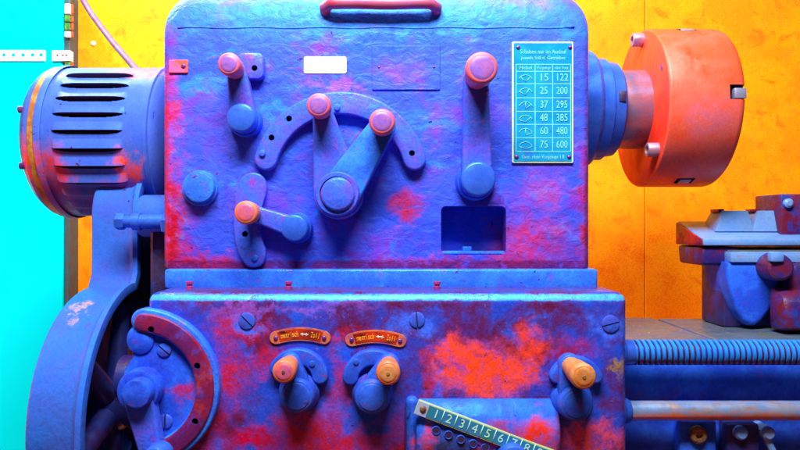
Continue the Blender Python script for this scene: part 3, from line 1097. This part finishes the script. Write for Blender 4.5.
rows = []
deepf = {}
xsn = [mx0 + (mx1 - mx0) * j / NX for j in range(NX + 1)]
for i in range(NA):
    ang = -180 + 360 * i / NA        # 0 = towards the camera, positive = down
    a = math.radians(ang)
    row = []
    for j, x in enumerate(xsn):
        r, dp = mrad(ang, x)
        deepf[(i, j)] = dp
        row.append((x, MY - r * math.cos(a), MZ - r * math.sin(a)))
    rows.append(row)
b.grid(rows, close_u=True, mfun=lambda i, j: (0 if deepf[(i, j)] or deepf[((i + 1) % NA, j)] or deepf[(i, j + 1)] or deepf[((i + 1) % NA, j + 1)] else 1))
mb = b.build('motor', motor_m, LAT, 28)
b = mk(motor_m)
b.lathe((mx0 + .0005, MY, MZ), (-1, 0, 0), [(-.003, MR + .0022), (.0, MR + .0028), (.004, MR + .0028), (.005, MR + .001)], 72, False)
b.use(yring_m)
b.lathe((mx0 - .0045, MY, MZ), (-1, 0, 0), [(0, MR + .0014), (.006, MR + .0014), (.0065, MR)], 72, False)
b.use(motor_m)
b.lathe((mx0 - .010, MY, MZ), (-1, 0, 0), [(0, MR), (.006, MR - .001), (.013, MR - .007), (.019, MR - .018), (.023, MR - .034), (.025, MR - .06), (.0255, 0)], 72, False)
b.build('end_bell', motor_m, mb, 30)
b = mk(motor_m)
b.lathe((mx1 - .001, MY, MZ), (1, 0, 0), [(0, MR + .0008), (.004, MR + .0008), (.005, MR - .002), (.008, MR - .004), (.013, MR - .012), (.017, MR - .024), (.024, MR - .04), (.026, .03)], 72)
b.build('drive_end', motor_m, mb, 30)
b = mk(blue_m)
b.lathe((-.272, .09, .1365), (1, 0, 0), [(0, .025), (.014, .025), (.016, .022), (.022, .022), (.024, .027), (.050, .027)], 40)
b.build('shaft_housing', blue_m, mb, 40)
for a in (-20, 25):
    b = mk(rivet_m)
    aa = math.radians(a)
    b.lathe((mx0 - .020, MY - .078 * math.cos(aa), MZ - .078 * math.sin(aa)), (-1, 0, 0), [(0, .004), (.006, .004), (.007, .002)], 10)
    b.build('end_bolt', rivet_m, mb, 40)

# ------------------------------------------------------------------ spindle and chuck
SY = .15
SZ = 115 * S(SY)
b = mk(steel_m)
b.lathe((.178, SY, SZ), (1, 0, 0), [(0, .070), (.048, .070), (.052, .067), (.054, .061), (.066, .061), (.068, .058), (.071, .0575), (.080, .056), (.083, .052), (.084, .047)], 64)
b.use(dark_m)
aa = math.radians(0)
b.box(.249, .257, SY - .0585, SY - .050, SZ + .0, SZ + .012, .0005)
b.build('bearing_flange', steel_m, LAT, 35)
b = mk(nose_m)
b.lathe((.252, SY, SZ), (1, 0, 0), [(0, .0465), (.004, .0475), (.041, .0475), (.047, .046)], 64)
b.build('spindle_nose', nose_m, LAT, 40)
CHX0, CHX1 = .2925, .376
CR = .0945
CZ = (225 - 109.5) * S(SY)
b = mk(chuckface_m)
b.lathe((CHX0, SY, CZ), (1, 0, 0), [(0, 0), (0, CR - .0025)], 120, False)
b.use(chuck_m)
b.lathe((CHX0, SY, CZ), (1, 0, 0), [(0, CR - .0025), (.0012, CR - .0006), (.003, CR), (CHX1 - CHX0 - .008, CR), (CHX1 - CHX0 - .004, CR - .001), (CHX1 - CHX0 - .001, CR - .004), (CHX1 - CHX0, CR - .008), (CHX1 - CHX0, .02)], 120, False)
b.bm.verts.ensure_lookup_table()
bmesh.ops.remove_doubles(b.bm, verts=list(b.bm.verts), dist=1e-5)
b.bm.faces.ensure_lookup_table()
f = [e for e in b.bm.edges if len(e.link_faces) == 1]
bmesh.ops.holes_fill(b.bm, edges=f)
ch = b.build('chuck', chuck_m, LAT, 35, label='round orange red chuck with bolts on its back')
cuts = []
for a, xl in ((67, .328), (2, CHX1 - .0145), (-71, .328)):
    c = mk(dark_m)
    c.box(-.0105, .0105, -.008, .008, -.0080, .0080, .0008)
    co = c.build('cut', dark_m)
    aa = math.radians(a)
    co.location = (xl + .006, SY - (CR - .002) * math.cos(aa), CZ + (CR - .002) * math.sin(aa))
    co.rotation_euler = (-aa, 0, 0)
    cuts.append(co)
boolean(ch, cuts)
for a, xl in ((67, .328), (2, CHX1 - .0145), (-71, .328)):
    aa = math.radians(a)
    b = mk(jaw_m)
    for (u0, u1, v0, v1) in ((-.0055, .0075, -.0072, .0042),):
        b.box(u0, u1, -.004, .004, v0, v1, .0008)
    o = b.build('jaw', jaw_m, ch, 40)
    M = Matrix.Translation((xl + .006, SY - (CR - .0035) * math.cos(aa), CZ + (CR - .0035) * math.sin(aa))) @ Matrix.Rotation(-aa, 4, 'X')
    o.data.transform(M)
for (px, py) in ((647, 38), (653, 158)):
    p = P(px, py, 0)
    # on the back face, radius 0.085
    aa = math.radians(84 if py < 100 else -44)
    rr = .083 if py < 100 else .080
    b = mk(bolt_m)
    o0 = Vector((CHX0 + .001, SY - rr * math.cos(aa), CZ + rr * math.sin(aa)))
    b.lathe(o0, (-1, 0, 0), [(0, .0082), (.012, .0082), (.0132, .0074), (.0134, .0045), (.008, .0042), (.008, 0)], 24, False)
    b.build('bolt', bolt_m, ch, 40)
b = mk(rivet_m)
aa = math.radians(22)
b.lathe((CHX0 + .0005, SY - .075 * math.cos(aa), CZ + .035), (-1, 0, 0), [(0, .0035), (.0008, .0033), (.0009, 0)], 14)
b.build('oil_hole', rivet_m, ch, 40)

# ------------------------------------------------------------------ bed, screws, carriage
b = mk(bed_m)
BX1 = .75
b.box(.05, .3280, .001, .205, -.20, -.1205, .002)
b.box(.3350, BX1, .001, .205, -.20, -.1215, .002)
bed = b.build('bed', bed_m, LAT)
b = mk(dblue_m)
b.box(.10, BX1, -.003, .19, -.34, -.1235, .003)
b.build('bed_front', dblue_m, LAT)
b = mk(dblue_m)
for (pa_, pb_, yt, m) in ((680, 717, 421, dblue_m), (727, 760, 424, spoke_m)):
    xa = XZ(pa_, 0, -.02)[0]
    xb = XZ(pb_, 0, -.02)[0]
    b.use(m)
    b.box(xa, xb, -.02, .0, -.34, (225 - yt) * S(-.02), .003)
b.use(screwrust_m)
x, z = XZ(697, 434, -.02)
b.lathe((x, -.021, z), (0, -1, 0), [(-.003, .0085), (.003, .0085), (.005, .0065), (.0052, .0035), (.002, .003), (.002, 0)], 6 * 4)
b.use(slide_m)
for px, py in ((739, 432), (766, 432)):
    x, z = XZ(px, py, -.02)
    b.lathe((x, -.021, z), (0, -1, 0), [(-.02, .0065), (.004, .0065), (.006, .0045), (.006, 0)], 20)
b.tube([P(762, 428, -.02), P(776, 458, -.02)], .0035, 10)
b.build('rod_bracket', dblue_m, LAT, 35)
# lead screw
YL = -.03
ZL = (225 - 352.3) * S(YL)
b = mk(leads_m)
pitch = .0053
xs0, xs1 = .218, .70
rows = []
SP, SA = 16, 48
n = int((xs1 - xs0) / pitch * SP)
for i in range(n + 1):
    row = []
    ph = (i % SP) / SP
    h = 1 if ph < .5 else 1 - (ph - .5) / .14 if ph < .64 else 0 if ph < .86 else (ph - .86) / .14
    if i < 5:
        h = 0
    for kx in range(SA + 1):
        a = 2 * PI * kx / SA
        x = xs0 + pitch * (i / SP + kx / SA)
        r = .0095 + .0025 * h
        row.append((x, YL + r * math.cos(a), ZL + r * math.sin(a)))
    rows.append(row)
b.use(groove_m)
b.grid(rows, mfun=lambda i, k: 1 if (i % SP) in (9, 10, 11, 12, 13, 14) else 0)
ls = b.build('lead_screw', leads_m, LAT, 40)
b = mk(steel_m)
b.lathe((GX1 - .004, YL, ZL), (1, 0, 0), [(0, .015), (.007, .015), (.009, .0125), (.016, .0122), (.018, .0118)], 40)
b.build('collar', steel_m, ls, 40)
ZR = (225 - 410.5) * S(YL)
b = mk(rod_m)
b.lathe((GX1, YL, ZR), (1, 0, 0), [(0, .0092), (.5, .0092)], 48)
fr = b.build('feed_rod', rod_m, LAT, 40)
b = mk(steel_m)
b.lathe((GX1 - .004, YL, ZR), (1, 0, 0), [(0, .0145), (.007, .0145), (.009, .012), (.013, .0115), (.015, .0098)], 40)
b.build('collar', steel_m, fr, 40)

# carriage with cross slide at the right
def slab(b, pts_yz, x0, x1, bev=.002):
    bb = bmesh.new()
    vs = [bb.verts.new((x0, y, z)) for y, z in pts_yz]
    f = bb.faces.new(vs)
    r = bmesh.ops.extrude_face_region(bb, geom=[f])
    for v in r['geom']:
        if isinstance(v, bmesh.types.BMVert):
            v.co.x = x1
    if bev:
        bmesh.ops.bevel(bb, geom=list(bb.edges), offset=bev, segments=2, profile=.5, affect='EDGES')
    b.merge(bb)


b = mk(slidered_m)
CL = .3525
slab(b, [(.115, -.0170), (.115, -.0245), (.19, -.0245), (.19, .0035)], CL, .60, .0015)
b.use(maroon_m)
slab(b, [(.118, -.0255), (.118, -.0450), (.125, -.0480), (.185, -.0480), (.19, -.0255)], CL + .002, CL + .046, .004)
b.use(slide_m)
slab(b, [(.113, -.0165), (.113, -.0240), (.188, -.0235), (.188, .0050)], CL + .0015, .478, .0018)
slide = b.build('cross_slide', slide_m, LAT, 30)
b = mk(bed_m)
slab(b, [(.104, -.0300), (.104, -.0360), (.185, -.0320), (.185, -.0262)], .384, .60, .0012)
b.use(slide_m)
slab(b, [(.102, -.0312), (.102, -.0430), (.12, -.0430), (.12, -.0312)], .381, .60, .0012)
b.build('lower_plate', slide_m, slide, 30)
for (pa_, pb_) in ((716, 748), (752, 776)):
    b = mk(slide_m)
    xa, xb = XZ(pa_, 0, .15)[0], XZ(pb_, 0, .15)[0]
    bb = bmesh.new()
    z0_, z1_ = -.008, .0175
    vs = [(xa - .006, .138, z0_), (xb + .002, .138, z0_), (xb + .002, .182, z0_), (xa - .006, .182, z0_),
          (xa + .006, .146, z1_), (xb - .002, .146, z1_), (xb - .002, .176, z1_), (xa + .006, .176, z1_)]
    V = [bb.verts.new(v) for v in vs]
    for q in ((0, 1, 2, 3), (4, 5, 6, 7), (0, 1, 5, 4), (1, 2, 6, 5), (2, 3, 7, 6), (3, 0, 4, 7)):
        bb.faces.new([V[i] for i in q])
    bmesh.ops.bevel(bb, geom=list(bb.edges), offset=.0012, segments=2, profile=.5, affect='EDGES')
    b.merge(bb)
    b.use(slidered_m)
    b.box(xa + .003, xa + .010, .150, .172, z1_ - .002, z1_ + .002, .0005)
    b.build('tool_block', slide_m, slide, 30)
# saddle column: tongue-shaped face
b = mk(dblue_m)
Yt = .105
pts = [(727, 262), (783, 262), (782, 280), (778, 296), (771, 311), (763, 321), (756, 326), (750, 326), (743, 320), (736, 308), (730, 290), (727, 274)]
b.prism([XZ(px, py, Yt) for px, py in pts], Yt, .16, .006, 3)
b.use(spoke_m)
b.box(XZ(725, 0, .12)[0], XZ(800, 0, .12)[0], .125, .185, -.1214, -.0405, .004)
sad = b.build('saddle', dblue_m, LAT, 35)
b = mk(maroon_m)
xa = XZ(781, 0, .13)[0]
b.box(xa, xa + .12, .13, .19, -.0225, (225 - 194) * S(.13), .002)
b.box(XZ(785, 0, .1)[0], .60, .085, .125, -.1214, -.044, .006)
x, z = XZ(778, 268, .07)
b.lathe((x + .004, .07, z), (.15, 1, 0), [(0, .011), (.002, .0135), (.01, .0155), (.05, .016)], 32)
slab(b, [(.070, z - .03), (.066, z - .045), (.066, -.116), (.10, -.1212), (.10, z - .02)], x + .004, .58, .008)
b.use(slide_m)
x, z = XZ(792, 203, .12)
b.lathe((x, .124, z), (0, 1, 0), [(0, .003), (.002, .0055), (.01, .0055)], 16)
b.box(XZ(772, 0, .065)[0], XZ(785, 0, .065)[0], .066, .076, (225 - 262) * S(.065), (225 - 252) * S(.065), .002)
b.build('tool_post', maroon_m, LAT, 35, label='dark maroon tool post cut off by the picture edge')

# ------------------------------------------------------------------ setting: chipboard wall, cabinet, cable
WY = .46
seam = XZ(645, 0, WY)[0]
w = bpy.data.objects.new('wall', None)
COL.objects.link(w)
w['kind'] = 'structure'
w['label'] = 'yellow orange chipboard wall of two boards with a thin upright seam'
w.location = (0, WY, -.5)
for xa, xb in ((-1.2, seam - .0005), (seam + .0005, 1.3)):
    b = mk(wall_m)
    b.box(xa, xb, WY, WY + .02, -.5, .9, .0012)
    b.build('board', wall_m, w)
b = mk(white_m)
p = P(93.5, 43.5, WY)
b.lathe((p.x, WY + .001, p.z), (0, -1, 0), [(0, .0045), (.002, .004), (.003, .002), (.0031, 0)], 18)
b.build('screw', white_m, w, 40)

cab = bpy.data.objects.new('cabinet', None)
COL.objects.link(cab)
CY = .425
ce = XZ(66, 0, CY)[0]
cab.location = (ce - .3, CY + .017, -.5)
cab['label'] = 'bright cyan metal cabinet at the left behind the motor'
cab['category'] = 'cabinet'
b = mk(cyan_m)
b.box(ce - .8, ce - .006, CY, CY + .034, -.5, .7, .003)
b.build('body', cyan_m, cab)
b = mk(edge_m)
b.box(ce - .0055, ce + .0045, CY + .004, CY + .034, -.5, .7, .002)
b.build('edge_trim', edge_m, cab)
b = mk(strap_m)
xa, za = XZ(-40, 61.5, CY)
xb, zb = XZ(46, 50.5, CY)
b.prism(rrect(xa, xb, za, zb, .002), CY - .003, CY + .002, .0005)
o = b.build('strap', strap_m, cab, label='pale perforated strap across the cabinet')
cuts = []
for px in (-4, 5, 14.5, 24, 33.5, 42):
    x, z = XZ(px, 55.5, CY)
    c = mk(cyan_m)
    c.prism(circ(x, z, (.0029), n=16), CY - .01, CY + .01)
    cuts.append(c.build('cut', cyan_m))
boolean(o, cuts)
b = mk(strap_m)
xa, za = XZ(52, 61, CY - .004)
xb, zb = XZ(70.5, 50.5, CY - .004)
b.prism(rrect(xa, xb, za, zb, .001), CY - .005, CY + .006, .0005)
b.use(rivet_m)
for px in (57.5, 63, 66.5):
    x, z = XZ(px, 55, CY - .005)
    b.lathe((x, CY - .0048, z), (0, -1, 0), [(0, .0016), (.001, .0014), (.0012, 0)], 10)
b.build('bracket', strap_m, cab)
for ya, yb, m, nm in ((4, 14, white_m, 'edge_clip'), (15.5, 22, green_m, 'edge_clip'), (23, 30, green_m, 'edge_clip'), (31.5, 37, white_m, 'edge_clip'), (62, 70, green_m, 'edge_clip')):
    b = mk(m)
    xa, zb = XZ(65, ya, CY - .002)
    xb, za = XZ(70.5, yb, CY - .002)
    b.box(xa, xb, CY - .004, CY + .003, za, zb, .0008)
    b.use(redclip_m)
    b.box(xb + .0002, xb + .003, CY - .001, CY + .003, za + .001, zb, .0006)
    b.build(nm, m, cab)

cb = mk(cable_m)
Yc = .40
pts = [P(70, -22, .43), P(82, -2, .43), P(90, 12, .42), P(101, 27, .40), P(114, 44, .37), P(128, 60, .33), P(142, 76, .28), P(152, 90, .24), P(156, 110, .2)]
fine = []
for i in range(len(pts) - 1):
    for t in range(6):
        fine.append(pts[i].lerp(pts[i + 1], t / 6))
fine.append(pts[-1])
for _ in range(6):
    fine = [fine[0]] + [(fine[i - 1] + fine[i] * 2 + fine[i + 1]) / 4 for i in range(1, len(fine) - 1)] + [fine[-1]]
cb.tube(fine, .0048, 14)
o = cb.build('cable', cable_m, None, 60)
o['label'] = 'thick purple cable running down the wall to the motor'
o['category'] = 'cable'

# ------------------------------------------------------------------ light
wd = bpy.data.worlds.new('World')
scene.world = wd
wd.use_nodes = True
bg = wd.node_tree.nodes['Background']
bg.inputs[0].default_value = (.75, .8, 1, 1)
bg.inputs[1].default_value = .045


def area(name, loc, target, sx, sy, power, color):
    l = bpy.data.lights.new(name, 'AREA')
    l.shape = 'RECTANGLE'
    l.size, l.size_y = sx, sy
    l.energy = power
    l.color = color
    o = bpy.data.objects.new(name, l)
    COL.objects.link(o)
    o.location = loc
    o.rotation_euler = (Vector(target) - Vector(loc)).to_track_quat('-Z', 'Y').to_euler()
    return o


area('ceiling_lamp', (-.05, -.53, .80), (0, .02, .02), .60, .22, 27.5, (1, .99, 1))
area('wall_fill', (-.30, .20, .70), (-.2, .46, .10), 1.1, .12, 15, (1, .97, .96))  # added light that only brightens the boards and cabinet from above
area('orange_back_fill', (.15, .34, -.62), (.15, .46, -.05), 1.2, .1, 7, (1, .22, .02))  # added unseen light behind the bed, tints the lower boards orange
area('left_fill', (-1.0, .05, -.22), (-.66, .43, -.16), .15, .5, 1.2, (.85, 1, 1))  # added light to lift the lower left of the cabinet
area('red_low_fill', (.1, -.5, -.7), (.1, .1, 0), .8, .3, 1.3, (1, .10, .03))  # added red fill, turns undersides and shaded metal red
area('red_side_fill', (-.75, -.05, .0), (-.2, .02, .05), .2, .5, 1.6, (1, .08, .03))  # added red light standing in for bounce on the left edges

# ------------------------------------------------------------------ camera
cam = bpy.data.cameras.new('camera')
cam.sensor_width = 36
cam.lens = 36 * F / 800
cam.clip_start = .01
cam.clip_end = 50
co = bpy.data.objects.new('camera', cam)
COL.objects.link(co)
co.location = (0, -D, 0)
co.rotation_euler = (PI / 2, 0, 0)
scene.camera = co
scene.view_settings.view_transform = 'Standard'
scene.view_settings.look = 'None'
scene.view_settings.exposure = 0
scene.view_settings.gamma = 1
scene.view_settings.use_curve_mapping = False
